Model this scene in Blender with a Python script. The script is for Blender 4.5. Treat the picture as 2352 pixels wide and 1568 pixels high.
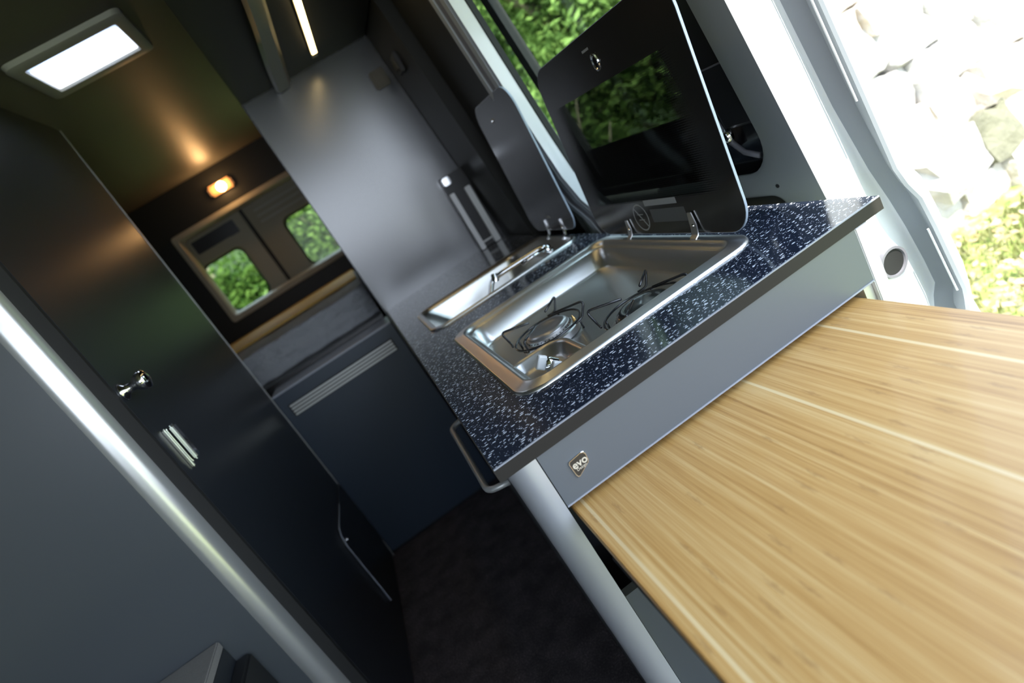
import bpy, bmesh, math, random
from mathutils import Vector, Matrix
random.seed(7)
C = bpy.context.scene.collection
SC = bpy.context.scene
for o in list(bpy.data.objects): bpy.data.objects.remove(o)

# ------------------------------------------------------------------ camera
cam_d = bpy.data.cameras.new('camera'); cam = bpy.data.objects.new('camera', cam_d); C.objects.link(cam); SC.camera = cam
# camera axes (image right, image down, forward) written in van coordinates
right = Vector((0.81877, -0.27496, -0.50399)); down = Vector((-0.55638, -0.16345, -0.81470)); fwd = Vector((0.14163, 0.94746, -0.28681))
M = Matrix((right, -down, -fwd)).transposed().to_4x4()
M.translation = Vector((0, 0, 1.235)); cam.matrix_world = M
cam_d.sensor_width = 36; cam_d.lens = 36 * 1368 / 2352
cam_d.clip_start = 0.02; cam_d.clip_end = 200
cam_d.dof.use_dof = True; cam_d.dof.focus_distance = 0.95; cam_d.dof.aperture_fstop = 2.8

# ------------------------------------------------------------------ light
W = bpy.data.worlds.new('world'); SC.world = W; W.use_nodes = True
wn = W.node_tree.nodes; wl = W.node_tree.links; wn.clear()
wo = wn.new('ShaderNodeOutputWorld'); wb = wn.new('ShaderNodeBackground')
tcw = wn.new('ShaderNodeTexCoord'); sep = wn.new('ShaderNodeSeparateXYZ'); cr = wn.new('ShaderNodeValToRGB')
wl.new(tcw.outputs['Generated'], sep.inputs[0]); wl.new(sep.outputs['Z'], cr.inputs[0]); wl.new(cr.outputs[0], wb.inputs[0]); wl.new(wb.outputs[0], wo.inputs[0])
cr.color_ramp.elements[0].position = 0.0; cr.color_ramp.elements[0].color = (0.80, 0.88, 1.0, 1)
cr.color_ramp.elements[1].position = 0.7; cr.color_ramp.elements[1].color = (0.60, 0.76, 1.0, 1)
wb.inputs[1].default_value = 5.6
sd = bpy.data.lights.new('sun', 'SUN'); sun = bpy.data.objects.new('sun', sd); C.objects.link(sun)
sd.energy = 13; sd.angle = math.radians(0.6); sd.color = (1.0, 0.95, 0.86)
sun.location = (1, -3, 6)
sun.rotation_euler = Vector((0.03, -0.52, 0.85)).to_track_quat('Z', 'Y').to_euler()
vs = SC.view_settings; vs.view_transform = 'Standard'; vs.look = 'None'; vs.gamma = 1; vs.use_curve_mapping = False; vs.exposure = 0.0

# ------------------------------------------------------------------ materials
def mat(name, col, rough=0.5, metal=0.0, spec=0.5, coat=0.0, emit=None, es=0):
    m = bpy.data.materials.new(name); m.use_nodes = True
    b = m.node_tree.nodes['Principled BSDF']
    b.inputs['Base Color'].default_value = (*col, 1); b.inputs['Roughness'].default_value = rough
    b.inputs['Metallic'].default_value = metal; b.inputs['Specular IOR Level'].default_value = spec
    b.inputs['Coat Weight'].default_value = coat; b.inputs['Coat Roughness'].default_value = 0.06
    if emit: b.inputs['Emission Color'].default_value = (*emit, 1); b.inputs['Emission Strength'].default_value = es
    return m
class G:
    """small node helper"""
    def __init__(s, m): s.t = m.node_tree; s.b = s.t.nodes['Principled BSDF']
    def n(s, ty, **k):
        x = s.t.nodes.new(ty)
        for a, v in k.items(): setattr(x, a, v)
        return x
    def l(s, a, b): s.t.links.new(a, b)
    def pos(s): return s.n('ShaderNodeNewGeometry').outputs['Position']
    def math(s, op, a, b=None, c=None):
        x = s.n('ShaderNodeMath', operation=op)
        for i, v in enumerate((a, b, c)):
            if v is None: continue
            if isinstance(v, (int, float)): x.inputs[i].default_value = v
            else: s.l(v, x.inputs[i])
        return x.outputs[0]
    def scale(s, v, sc, loc=(0, 0, 0), rot=(0, 0, 0)):
        x = s.n('ShaderNodeMapping'); s.l(v, x.inputs[0]); x.inputs['Scale'].default_value = sc
        x.inputs['Location'].default_value = loc; x.inputs['Rotation'].default_value = rot
        return x.outputs[0]
    def noise(s, v, sc, detail=2, rough=0.5):
        x = s.n('ShaderNodeTexNoise'); s.l(v, x.inputs['Vector']); x.inputs['Scale'].default_value = sc
        x.inputs['Detail'].default_value = detail; x.inputs['Roughness'].default_value = rough
        return x.outputs[0]
    def ramp(s, f, *st):
        x = s.n('ShaderNodeValToRGB'); s.l(f, x.inputs[0]); e = x.color_ramp.elements
        while len(e) < len(st): e.new(0.5)
        for i, (p, c) in enumerate(st):
            e[i].position = p; e[i].color = (*c, 1) if len(c) == 3 else c
        return x.outputs[0]
    def mix(s, f, a, b, mode='MIX'):
        x = s.n('ShaderNodeMix', data_type='RGBA', blend_type=mode)
        for i, v in ((0, f), (6, a), (7, b)):
            if isinstance(v, (int, float)): x.inputs[i].default_value = v
            elif isinstance(v, tuple): x.inputs[i].default_value = (*v, 1)
            else: s.l(v, x.inputs[i])
        return x.outputs[2]
    def bump(s, h, st, d=0.001):
        x = s.n('ShaderNodeBump'); s.l(h, x.inputs['Height']); x.inputs['Strength'].default_value = st; x.inputs['Distance'].default_value = d
        s.l(x.outputs[0], s.b.inputs['Normal'])

laminate = mat('charcoal_laminate', (0.062, 0.071, 0.079), 0.31, spec=1.0)
g = G(laminate); n_ = g.noise(g.pos(), 900, 2); g.bump(n_, 0.12, 0.0004)
partition_m = mat('slate_partition_laminate', (0.024, 0.028, 0.035), 0.225, spec=0.75)
partition_m.node_tree.nodes['Principled BSDF'].inputs['IOR'].default_value = 1.75
laminate_front = mat('slate_laminate_front', (0.115, 0.129, 0.142), 0.38, spec=0.5)
dark_lam = mat('dark_laminate', (0.018, 0.021, 0.026), 0.32, spec=0.5)
blue_lam = mat('blue_black_laminate', (0.030, 0.043, 0.064), 0.36, spec=0.5)
wall_m = mat('black_wall_lining', (0.013, 0.0135, 0.012), 0.5, spec=0.3)
ceil_m = mat('ceiling_vinyl', (0.098, 0.094, 0.082), 0.48, spec=0.4)
black = mat('black_plastic', (0.012, 0.012, 0.013), 0.35)
blackgloss = mat('black_gloss', (0.01, 0.01, 0.012), 0.12, coat=0.3)
rubber = mat('rubber', (0.01, 0.01, 0.01), 0.7)
edge_m = mat('worktop_edging', (0.026, 0.024, 0.021), 0.6, spec=0.2)
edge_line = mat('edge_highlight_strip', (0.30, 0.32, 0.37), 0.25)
alu = mat('satin_aluminium', (0.56, 0.57, 0.56), 0.27, metal=0.7)
alu_post = mat('satin_aluminium_post', (0.72, 0.75, 0.79), 0.33, metal=0.6)
alu_l = mat('anodised_aluminium_matt', (0.55, 0.56, 0.55), 0.42, metal=0.5)
chrome = mat('chrome', (0.82, 0.83, 0.85), 0.07, metal=1)
white_alu = mat('white_anodised_post', (0.72, 0.73, 0.74), 0.45, metal=0.2)
body = mat('van_body_paint', (0.80, 0.83, 0.85), 0.35, coat=0.5)
body_grey = mat('shaded_body_and_seal_grey', (0.33, 0.36, 0.39), 0.45)  # shade in the door channel put into the grey; also seals and rail
door_grey = mat('door_inner_shade_grey', (0.30, 0.33, 0.34), 0.45)  # shade on the inward face of the door put into this colour
seal = mat('grey_seal', (0.16, 0.16, 0.18), 0.4)
knob_m = mat('grey_knob_plastic', (0.55, 0.57, 0.57), 0.4)
blackwire = mat('black_enamel_wire', (0.012, 0.012, 0.014), 0.22, coat=0.4)
beige = mat('rear_door_trim_plastic', (0.34, 0.31, 0.24), 0.5)
beige_d = mat('rear_door_panel_paint', (0.27, 0.245, 0.17), 0.5)
sky_frame = mat('skylight_frame_plastic', (0.32, 0.32, 0.31), 0.45)
brass = mat('brass', (0.65, 0.42, 0.16), 0.3, metal=1)
print_m = mat('pale_screen_print', (0.32, 0.33, 0.32), 0.6)
print_d = mat('dim_screen_print', (0.10, 0.105, 0.10), 0.6)
letter = mat('badge_lettering', (0.78, 0.74, 0.62), 0.35, metal=0.3)
badge_m = mat('badge_face', (0.045, 0.040, 0.033), 0.3)
wire_y = mat('yellow_cable', (0.35, 0.33, 0.04), 0.5)
lamp_m = mat('warm_lamp_lens', (1, 0.7, 0.35), 0.4, emit=(1.0, 0.62, 0.25), es=28)
led_m = mat('warm_led_diffuser', (1, 0.9, 0.7), 0.4, emit=(1.0, 0.74, 0.34), es=7.5)
trunk_m = mat('bark', (0.22, 0.18, 0.12), 0.9)

steel = mat('brushed_stainless_steel', (0.74, 0.735, 0.72), 0.20, metal=1)
g = G(steel); v = g.scale(g.pos(), (5, 420, 60)); f = g.noise(v, 6, 3)
rr_ = g.n('ShaderNodeMapRange'); g.l(f, rr_.inputs[0]); rr_.inputs[3].default_value = 0.26; rr_.inputs[4].default_value = 0.38
g.l(rr_.outputs[0], g.b.inputs['Roughness']); g.bump(f, 0.07, 0.0003)

# speckled worktop: navy black with short white flecks that share a drift direction
worktop_m = mat('speckled_worktop', (0.012, 0.016, 0.026), 0.14, spec=0.5, coat=0.25)
g = G(worktop_m)
def flecks(scale, rot, thr, size, seedloc):
    v = g.scale(g.pos(), scale, seedloc, (0, 0, rot))
    vo = g.n('ShaderNodeTexVoronoi'); g.l(v, vo.inputs['Vector']); vo.inputs['Scale'].default_value = 1; vo.inputs['Randomness'].default_value = 1
    vo.voronoi_dimensions = '2D'
    nz = g.noise(g.pos(), 700, 2)
    d = g.math('ADD', vo.outputs['Distance'], g.math('MULTIPLY', g.math('SUBTRACT', nz, 0.5), 0.28))
    sp = g.n('ShaderNodeSeparateColor'); g.l(vo.outputs['Color'], sp.inputs[0])
    on = g.math('GREATER_THAN', sp.outputs[0], thr)
    sz = g.math('MULTIPLY', sp.outputs[1], size)
    return g.math('MULTIPLY', on, g.math('LESS_THAN', d, sz))
f1 = flecks((75, 190, 1), 0.2, 0.58, 0.28, (0, 0, 0))
f2 = flecks((120, 260, 1), -0.25, 0.70, 0.27, (7, 3, 0))
f3 = flecks((300, 340, 1), 0.9, 0.75, 0.28, (1, 9, 0))
ff = g.math('MAXIMUM', g.math('MAXIMUM', f1, f2), g.math('MULTIPLY', f3, 0.55))
g.l(g.mix(ff, (0.012, 0.017, 0.030), (0.78, 0.82, 0.90)), g.b.inputs['Base Color'])

# bamboo: narrow lamellae along y, fibres, growth nodes
bamboo = mat('bamboo_board', (0.6, 0.4, 0.16), 0.42, spec=0.4, coat=0.12)
g = G(bamboo); p = g.pos(); sx = g.n('ShaderNodeSeparateXYZ'); g.l(p, sx.inputs[0])
lw = 0.0046
wob = g.math('MULTIPLY', g.math('SUBTRACT', g.noise(g.scale(p, (3, 1.5, 1)), 3, 2), 0.5), 0.004)
xx = g.math('ADD', sx.outputs[0], wob)
idx = g.math('FLOOR', g.math('DIVIDE', sx.outputs[0], lw))
wn1 = g.n('ShaderNodeTexWhiteNoise', noise_dimensions='1D'); g.l(idx, wn1.inputs['W'])
fine = g.noise(g.scale(p, (1400, 9, 1)), 1, 3, 0.6)
mid = g.noise(g.scale(p, (330, 5, 1)), 1, 3, 0.6)
broad = g.noise(g.scale(p, (26, 1.2, 1)), 1, 2)
tone = g.math('ADD', g.math('MULTIPLY', wn1.outputs['Value'], 0.17), g.math('ADD', g.math('MULTIPLY', fine, 0.55), g.math('ADD', g.math('MULTIPLY', mid, 0.45), g.math('MULTIPLY', broad, 0.30))))
col = g.ramp(tone, (0.47, (0.27, 0.115, 0.028)), (0.60, (0.50, 0.27, 0.080)), (0.77, (0.60, 0.355, 0.125)), (0.97, (0.72, 0.50, 0.225)))
# light lamellae
lite = g.math('GREATER_THAN', wn1.outputs['Value'], 0.955)
col = g.mix(g.math('MULTIPLY', lite, 0.42), col, (0.86, 0.74, 0.46))
# nodes
cx = g.n('ShaderNodeCombineXYZ'); g.l(g.math('DIVIDE', sx.outputs[0], 0.017), cx.inputs[0]); g.l(g.math('DIVIDE', sx.outputs[1], 0.095), cx.inputs[1])
vo = g.n('ShaderNodeTexVoronoi'); vo.voronoi_dimensions = '2D'; g.l(cx.outputs[0], vo.inputs['Vector']); vo.inputs['Scale'].default_value = 1
spc = g.n('ShaderNodeSeparateColor'); g.l(vo.outputs['Color'], spc.inputs[0])
nd = g.math('ADD', vo.outputs['Distance'], g.math('MULTIPLY', g.math('SUBTRACT', g.noise(g.scale(p, (500, 120, 1)), 1, 2), 0.5), 0.5))
node_f = g.math('MULTIPLY', g.math('GREATER_THAN', spc.outputs[0], 0.60), g.ramp(nd, (0.02, (1, 1, 1)), (0.20, (0, 0, 0))))
col = g.mix(g.math('MULTIPLY', node_f, 0.50), col, (0.33, 0.17, 0.055))
g.l(col, g.b.inputs['Base Color']); g.bump(fine, 0.08, 0.0003)

floor_m = mat('dark_speckled_floor', (0.02, 0.018, 0.018), 0.85)
g = G(floor_m); a = g.noise(g.pos(), 260, 3, 0.7); b_ = g.noise(g.pos(), 14, 4, 0.6)
c1 = g.ramp(a, (0.42, (0.030, 0.025, 0.028)), (0.58, (0.095, 0.075, 0.080)), (0.70, (0.32, 0.28, 0.28)))
g.l(g.mix(g.ramp(b_, (0.35, (0.4, 0.4, 0.4)), (0.65, (1, 1, 1))), (0.006, 0.006, 0.007), c1), g.b.inputs['Base Color']); g.bump(a, 0.4, 0.002)

fabric = mat('grey_mattress_fabric', (0.26, 0.27, 0.29), 0.85)
g = G(fabric); a = g.noise(g.scale(g.pos(), (10, 4, 14)), 1.5, 4); g.bump(a, 0.8, 0.03)
ochre = mat('ochre_light_band', (0.60, 0.38, 0.09), 0.8)  # amber light on the mattress top is put into this colour
cushion = mat('woven_grey_seat', (0.20, 0.19, 0.175), 0.85)
g = G(cushion); a = g.noise(g.pos(), 420, 2, 0.7); b_ = g.noise(g.pos(), 30, 3)
g.l(g.mix(a, (0.13, 0.125, 0.12), (0.25, 0.24, 0.225)), g.b.inputs['Base Color']); g.bump(b_, 0.3, 0.004)

def stone_mat(nm, base):
    m = mat(nm, base, 0.9); g = G(m); a = g.noise(g.pos(), 9, 5, 0.65); b = g.noise(g.pos(), 45, 3)
    g.l(g.ramp(a, (0.3, tuple(x * 0.72 for x in base)), (0.55, base), (0.8, tuple(min(1, x * 1.12) for x in base))), g.b.inputs['Base Color'])
    g.bump(b, 0.5, 0.02); return m
stones_m = [stone_mat('pale_limestone', (0.60, 0.56, 0.50)), stone_mat('warm_limestone', (0.58, 0.51, 0.43)), stone_mat('grey_limestone', (0.50, 0.48, 0.45))]
moss_m = stone_mat('mossy_limestone', (0.17, 0.165, 0.11))
soil_m = mat('shadow_dark_soil', (0.055, 0.042, 0.022), 0.95)  # earth darkened so the gaps between stones look shadowed
grass_ground = mat('grassy_ground', (0.25, 0.28, 0.08), 0.95)
g = G(grass_ground); a = g.noise(g.pos(), 7, 5, 0.7)
g.l(g.ramp(a, (0.35, (0.10, 0.14, 0.03)), (0.5, (0.24, 0.30, 0.07)), (0.62, (0.42, 0.33, 0.18)), (0.75, (0.55, 0.46, 0.33))), g.b.inputs['Base Color'])
bank_m = mat('wooded_bank', (0.03, 0.05, 0.012), 0.95)
g = G(bank_m); a = g.noise(g.pos(), 3, 6, 0.7); g.l(g.ramp(a, (0.35, (0.008, 0.014, 0.005)), (0.6, (0.04, 0.07, 0.015)), (0.75, (0.10, 0.10, 0.05))), g.b.inputs['Base Color'])
def leaf_mat(nm, c1, c2):
    m = bpy.data.materials.new(nm); m.use_nodes = True; t = m.node_tree; t.nodes.clear()
    o = t.nodes.new('ShaderNodeOutputMaterial'); d = t.nodes.new('ShaderNodeBsdfDiffuse'); tr = t.nodes.new('ShaderNodeBsdfTranslucent'); mx = t.nodes.new('ShaderNodeMixShader')
    ge = t.nodes.new('ShaderNodeNewGeometry'); r = t.nodes.new('ShaderNodeValToRGB'); t.links.new(ge.outputs['Random Per Island'], r.inputs[0])
    r.color_ramp.elements[0].color = (*c1, 1); r.color_ramp.elements[1].color = (*c2, 1)
    for s in (d, tr): t.links.new(r.outputs[0], s.inputs[0])
    mx.inputs[0].default_value = 0.4; t.links.new(d.outputs[0], mx.inputs[1]); t.links.new(tr.outputs[0], mx.inputs[2]); t.links.new(mx.outputs[0], o.inputs[0]); return m
leaf_a = leaf_mat('bright_leaves', (0.012, 0.035, 0.004), (0.27, 0.40, 0.11))
leaf_b = leaf_mat('mid_leaves', (0.03, 0.07, 0.015), (0.14, 0.22, 0.05))
leaf_c = leaf_mat('lime_leaves', (0.12, 0.24, 0.03), (0.46, 0.58, 0.22))
leaf_g = leaf_mat('pale_grass', (0.20, 0.22, 0.07), (0.50, 0.50, 0.26))
leaf_d = leaf_mat('dry_leaves', (0.30, 0.22, 0.10), (0.62, 0.52, 0.36))

def glass_mat(nm, tint, gloss=0.05, rough=0.0, mask=None):
    m = bpy.data.materials.new(nm); m.use_nodes = True; t = m.node_tree; t.nodes.clear()
    o = t.nodes.new('ShaderNodeOutputMaterial'); tr = t.nodes.new('ShaderNodeBsdfTransparent'); gl = t.nodes.new('ShaderNodeBsdfGlossy'); mx = t.nodes.new('ShaderNodeMixShader'); fr = t.nodes.new('ShaderNodeFresnel')
    tr.inputs[0].default_value = (*tint, 1); gl.inputs['Roughness'].default_value = rough; 
    ge = t.nodes.new('ShaderNodeNewGeometry'); mr = t.nodes.new('ShaderNodeMapRange'); t.links.new(ge.outputs['Backfacing'], mr.inputs[0]); mr.inputs[3].default_value = 1.22; mr.inputs[4].default_value = 1 / 1.22; t.links.new(mr.outputs[0], fr.inputs[0])
    t.links.new(fr.outputs[0], mx.inputs[0]); t.links.new(tr.outputs[0], mx.inputs[1]); t.links.new(gl.outputs[0], mx.inputs[2]); t.links.new(mx.outputs[0], o.inputs[0]); return m
clear_glass = glass_mat('window_glass', (0.86, 0.92, 0.88))
rear_glass = glass_mat('tinted_rear_glass', (0.80, 0.86, 0.80))
hatch_glass = bpy.data.materials.new('opal_skylight_acrylic'); hatch_glass.use_nodes = True; _t = hatch_glass.node_tree; _t.nodes.clear()
_o = _t.nodes.new('ShaderNodeOutputMaterial'); _a = _t.nodes.new('ShaderNodeBsdfTranslucent'); _a.inputs[0].default_value = (0.80, 0.82, 0.86, 1); _t.links.new(_a.outputs[0], _o.inputs[0])

# smoked safety glass of the hob lid: opaque black screen print round a see-through field, fringe of printed dots
lid_glass = mat('smoked_hob_lid_glass', (0.016, 0.016, 0.016), 0.18, spec=0.9)
g = G(lid_glass); p = g.pos(); sx = g.n('ShaderNodeSeparateXYZ'); g.l(p, sx.inputs[0])
def band(o, lo, hi, soft=0.012):
    a = g.n('ShaderNodeMapRange', interpolation_type='SMOOTHSTEP'); g.l(o, a.inputs[0]); a.inputs[1].default_value = lo - soft; a.inputs[2].default_value = lo + soft
    b = g.n('ShaderNodeMapRange', interpolation_type='SMOOTHSTEP'); g.l(o, b.inputs[0]); b.inputs[1].default_value = hi - soft; b.inputs[2].default_value = hi + soft; b.inputs[3].default_value = 1; b.inputs[4].default_value = 0
    return g.math('MULTIPLY', a.outputs[0], b.outputs[0])
win = g.math('MULTIPLY', band(sx.outputs[1], 0.885, 1.34, 0.05), band(sx.outputs[2], 0.985, 1.225, 0.004))
dots = g.n('ShaderNodeTexVoronoi'); dots.inputs['Randomness'].default_value = 0; dots.inputs['Scale'].default_value = 1; dots.voronoi_dimensions = '2D'
cb = g.n('ShaderNodeCombineXYZ'); g.l(g.math('MULTIPLY', sx.outputs[1], 260), cb.inputs[0]); g.l(g.math('MULTIPLY', sx.outputs[2], 260), cb.inputs[1]); g.l(cb.outputs[0], dots.inputs['Vector'])
dd = g.math('LESS_THAN', dots.outputs['Distance'], g.math('MULTIPLY', win, 0.62))
trn = g.n('ShaderNodeBsdfTransparent'); trn.inputs[0].default_value = (0.36, 0.37, 0.36, 1)
mixs = g.n('ShaderNodeMixShader'); outn = [x for x in g.t.nodes if x.type == 'OUTPUT_MATERIAL'][0]
g.l(g.math('MULTIPLY', dd, 0.92), mixs.inputs[0]); g.l(g.b.outputs[0], mixs.inputs[1]); g.l(trn.outputs[0], mixs.inputs[2]); g.l(mixs.outputs[0], outn.inputs[0])
g.l(g.mix(g.math('MULTIPLY', win, g.math('SUBTRACT', 1, dd)), (0.017, 0.017, 0.016), (0.03, 0.032, 0.03)), g.b.inputs['Base Color'])
lid_dark = mat('smoked_sink_lid_glass', (0.014, 0.015, 0.017), 0.22, spec=0.5)
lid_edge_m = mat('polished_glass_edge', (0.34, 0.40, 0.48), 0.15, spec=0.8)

# ------------------------------------------------------------------ mesh helpers (world coordinates)
def bm_(): return bmesh.new()
def box(b, x0, x1, y0, y1, z0, z1, bev=0):
    vs = [b.verts.new((x, y, z)) for x in (x0, x1) for y in (y0, y1) for z in (z0, z1)]
    fs = [b.faces.new([vs[i] for i in f]) for f in ((0, 1, 3, 2), (4, 6, 7, 5), (0, 4, 5, 1), (2, 3, 7, 6), (0, 2, 6, 4), (1, 5, 7, 3))]
    if bev:
        es = {e for f in fs for e in f.edges}
        bmesh.ops.bevel(b, geom=list(es), offset=bev, segments=2, affect='EDGES')
    return b
def hexa(b, pts):
    """8 points: bottom ring of 4 then top ring of 4"""
    vs = [b.verts.new(p) for p in pts]
    for f in ((3, 2, 1, 0), (4, 5, 6, 7), (0, 1, 5, 4), (1, 2, 6, 5), (2, 3, 7, 6), (3, 0, 4, 7)): b.faces.new([vs[i] for i in f])
    return b
def loft(b, rings, close0=False, close1=False, cyc=True):
    R = [[b.verts.new(p) for p in r] for r in rings]
    n = len(R[0])
    for a, c in zip(R, R[1:]):
        for i in range(n if cyc else n - 1):
            j = (i + 1) % n
            b.faces.new((a[i], a[j], c[j], c[i]))
    if close0: b.faces.new(R[0][::-1])
    if close1: b.faces.new(R[-1])
    return R
def tube(b, pts, r, n=8, cap=True):
    pts = [Vector(p) for p in pts]; rings = []
    rs = r if isinstance(r, (list, tuple)) else [r] * len(pts)
    t0 = (pts[1] - pts[0]).normalized(); u = t0.orthogonal().normalized()
    for i, p in enumerate(pts):
        a = pts[max(0, i - 1)]; c = pts[min(len(pts) - 1, i + 1)]; t = (c - a).normalized()
        u = (u - t * u.dot(t)).normalized(); w = t.cross(u)
        rings.append([p + (u * math.cos(k * math.tau / n) + w * math.sin(k * math.tau / n)) * rs[i] for k in range(n)])
    loft(b, rings, cap, cap); return b
def smooth_path(pts, rad, n=5):
    """polyline with rounded corners"""
    pts = [Vector(p) for p in pts]; out = [pts[0]]
    for a, p, c in zip(pts, pts[1:], pts[2:]):
        r = min(rad, (p - a).length * .45, (c - p).length * .45)
        p0 = p + (a - p).normalized() * r; p1 = p + (c - p).normalized() * r
        for k in range(n + 1):
            t = k / n; out.append(p0 * (1 - t) ** 2 + p * 2 * t * (1 - t) + p1 * t * t)
    out.append(pts[-1]); return out
def rrect(x0, x1, y0, y1, r, n=6):
    rs = r if isinstance(r, (tuple, list)) else (r,) * 4   # corners: x1y1, x0y1, x0y0, x1y0
    out = []
    for k, (cx, cy, sx_, sy_) in enumerate(((x1, y1, -1, -1), (x0, y1, 1, -1), (x0, y0, 1, 1), (x1, y0, -1, 1))):
        q = rs[k]
        for i in range(n + 1):
            a = math.radians(90 * k + 90 * i / n); out.append((cx + sx_ * q + q * math.cos(a), cy + sy_ * q + q * math.sin(a)))
    return out
def lathe(b, prof, c, axis=(0, 0, 1), n=24):
    ax = Vector(axis).normalized(); u = ax.orthogonal().normalized(); w = ax.cross(u); c = Vector(c)
    rings = [[c + ax * h + (u * math.cos(k * math.tau / n) + w * math.sin(k * math.tau / n)) * max(r, 1e-5) for k in range(n)] for r, h in prof]
    loft(b, rings, True, True); return b
def prism(b, poly, fn, d0, d1):
    """poly of (u,v); fn(u,v,d)->point"""
    loft(b, [[fn(u, v, d0) for u, v in poly], [fn(u, v, d1) for u, v in poly]], True, True); return b

ORG = {}
def thing(name, label, cat, loc=(0, 0, 0), group=None):
    o = bpy.data.objects.new(name, None); C.objects.link(o); o.location = loc; o.empty_display_size = 0.05
    o['label'] = label; o['category'] = cat
    if group: o['group'] = group
    ORG[o.name] = Vector(loc); return o
def mk(name, b, m, parent=None, smooth=False, label=None, bevel=0, origin=None, kind=None):
    bmesh.ops.recalc_face_normals(b, faces=b.faces[:])
    me = bpy.data.meshes.new(name)
    org = ORG[parent.name] if parent else Vector(origin or (0, 0, 0))
    bmesh.ops.translate(b, verts=b.verts[:], vec=-org)
    b.to_mesh(me); b.free()
    for mm in (m if isinstance(m, list) else [m]): me.materials.append(mm)
    if smooth:
        for p in me.polygons: p.use_smooth = True
    o = bpy.data.objects.new(name, me); C.objects.link(o)
    if parent: o.parent = parent
    else: o.location = org
    ORG[o.name] = org
    if smooth == 'auto':
        md = o.modifiers.new('es', 'EDGE_SPLIT'); md.split_angle = math.radians(38)
    if bevel:
        md = o.modifiers.new('bv', 'BEVEL'); md.width = bevel; md.segments = 2; md.limit_method = 'ANGLE'
    if label: o['label'] = label
    if kind: o['kind'] = kind
    return o
def tag(o, label, cat, group=None):
    o['label'] = label; o['category'] = cat
    if group: o['group'] = group
    return o
def struct(o, label=None, cat=None):
    o['kind'] = 'structure'
    if label: o['label'] = label
    if cat: o['category'] = cat
    return o

ZC = 2.005          # ceiling height
WT = 0.900          # worktop height
# ================================================================== STRUCTURE
struct(mk('floor', box(bm_(), -1.2, 0.72, -1.4, 4.4, -0.06, 0.0), floor_m), 'dark speckled van floor running down the aisle', 'floor')
# ceiling with an opening for the hatch
b = bm_()
hx0, hx1, hy0, hy1 = -0.421, -0.170, 1.905, 2.118
for r in ((-1.2, hx0, 1.0, 4.4), (hx1, 0.66, 1.0, 4.4), (hx0, hx1, 1.0, hy0), (hx0, hx1, hy1, 4.4), (-1.2, 0.66, -1.95, 1.0)): box(b, r[0], r[1], r[2], r[3], ZC, ZC + 0.04)
ceiling = struct(mk('ceiling', b, ceil_m), 'dark vinyl covered van ceiling', 'ceiling')
# left van wall (bedroom and living area), right wall panel behind the sink
struct(mk('wall_left', box(box(box(box(bm_(), -1.20, -1.16, -0.55, 4.4, 0, ZC), -1.20, -1.16, -1.95, -0.55, 0, 0.95), -1.20, -1.16, -1.95, -0.55, 1.65, ZC), -1.2, -1.16, -1.95, -1.7, 0.95, 1.65), dark_lam), 'dark lining of the left van side', 'wall')
def wx(z): return 0.575 - 0.080 * (z - 0.9)      # inner face of the leaning side wall
b = bm_()
def wallseg(b, y0, y1, z0, z1, t=0.075):
    hexa(b, [(wx(z0), y0, z0), (wx(z0) + t, y0, z0), (wx(z0) + t, y1, z0), (wx(z0), y1, z0), (wx(z1), y0, z1), (wx(z1) + t, y0, z1), (wx(z1) + t, y1, z1), (wx(z1), y1, z1)])
wallseg(b, 2.06, 4.4, 0, ZC - .002)
z0, z1 = 0, ZC - .002      # recessed bay beside the sink
hexa(b, [(wx(z0) + .045, 1.70, z0), (wx(z0) + .06, 1.70, z0), (wx(z0) + .06, 2.06, z0), (wx(z0) + .045, 2.06, z0), (wx(z1) + .045, 1.70, z1), (wx(z1) + .06, 1.70, z1), (wx(z1) + .06, 2.06, z1), (wx(z1) + .045, 2.06, z1)])
struct(mk('wall_right', b, wall_m), 'dark lining of the right van side behind the sink', 'wall')
# front bulkhead of the cab roof line and B-pillar, unseen behind the camera, added to bound the light reaching the interior
b = bm_(); box(b, 0.66, 0.74, -1.95, -1.80, 0, ZC); struct(mk('trim_1', b, body), 'painted windscreen pillar at the front of the cab', 'pillar')
b = bm_(); box(b, -1.16, 0.66, -1.98, -1.95, 0, 0.95); box(b, -1.16, 0.66, -1.98, -1.95, 1.88, ZC); struct(mk('wall_front', b, black), 'unseen cab dashboard and windscreen header bounding the light', 'wall')
# cant rail over the sliding door opening
b = bm_(); box(b, 0.60, 0.68, -1.0, 1.70, 1.90, ZC + 0.04); struct(mk('trim_2', b, body_grey), 'roof rail above the sliding door opening', 'rail')

# rear wall with cut-out
b = bm_(); fy = 4.20
fx0, fx1, fz0, fz1 = -0.862, 0.45, 1.133, 1.757
for r in ((-1.16, fx0, 0, ZC), (fx1, 0.60, 0, ZC), (fx0, fx1, 0, fz0), (fx0, fx1, fz1, ZC)): box(b, r[0], r[1], fy, fy + 0.03, r[2], r[3])
struct(mk('wall_rear', b, wall_m), 'black lining board across the rear of the bed area', 'wall')
fr = bm_()
loft(fr, [[(x, y, z) for x, z in rrect(fx0 + d, fx1 - d, fz0 + d, fz1 - d, 0.02 + 0.0 * d)] for d, y in ((-0.004, fy), (0.0, fy - 0.022), (0.030, fy - 0.026), (0.042, fy - 0.005), (0.045, fy + 0.06))])
struct(mk('trim_3', fr, beige, smooth='auto'), 'grey brown moulded frame round the rear door windows', 'frame')
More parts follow.
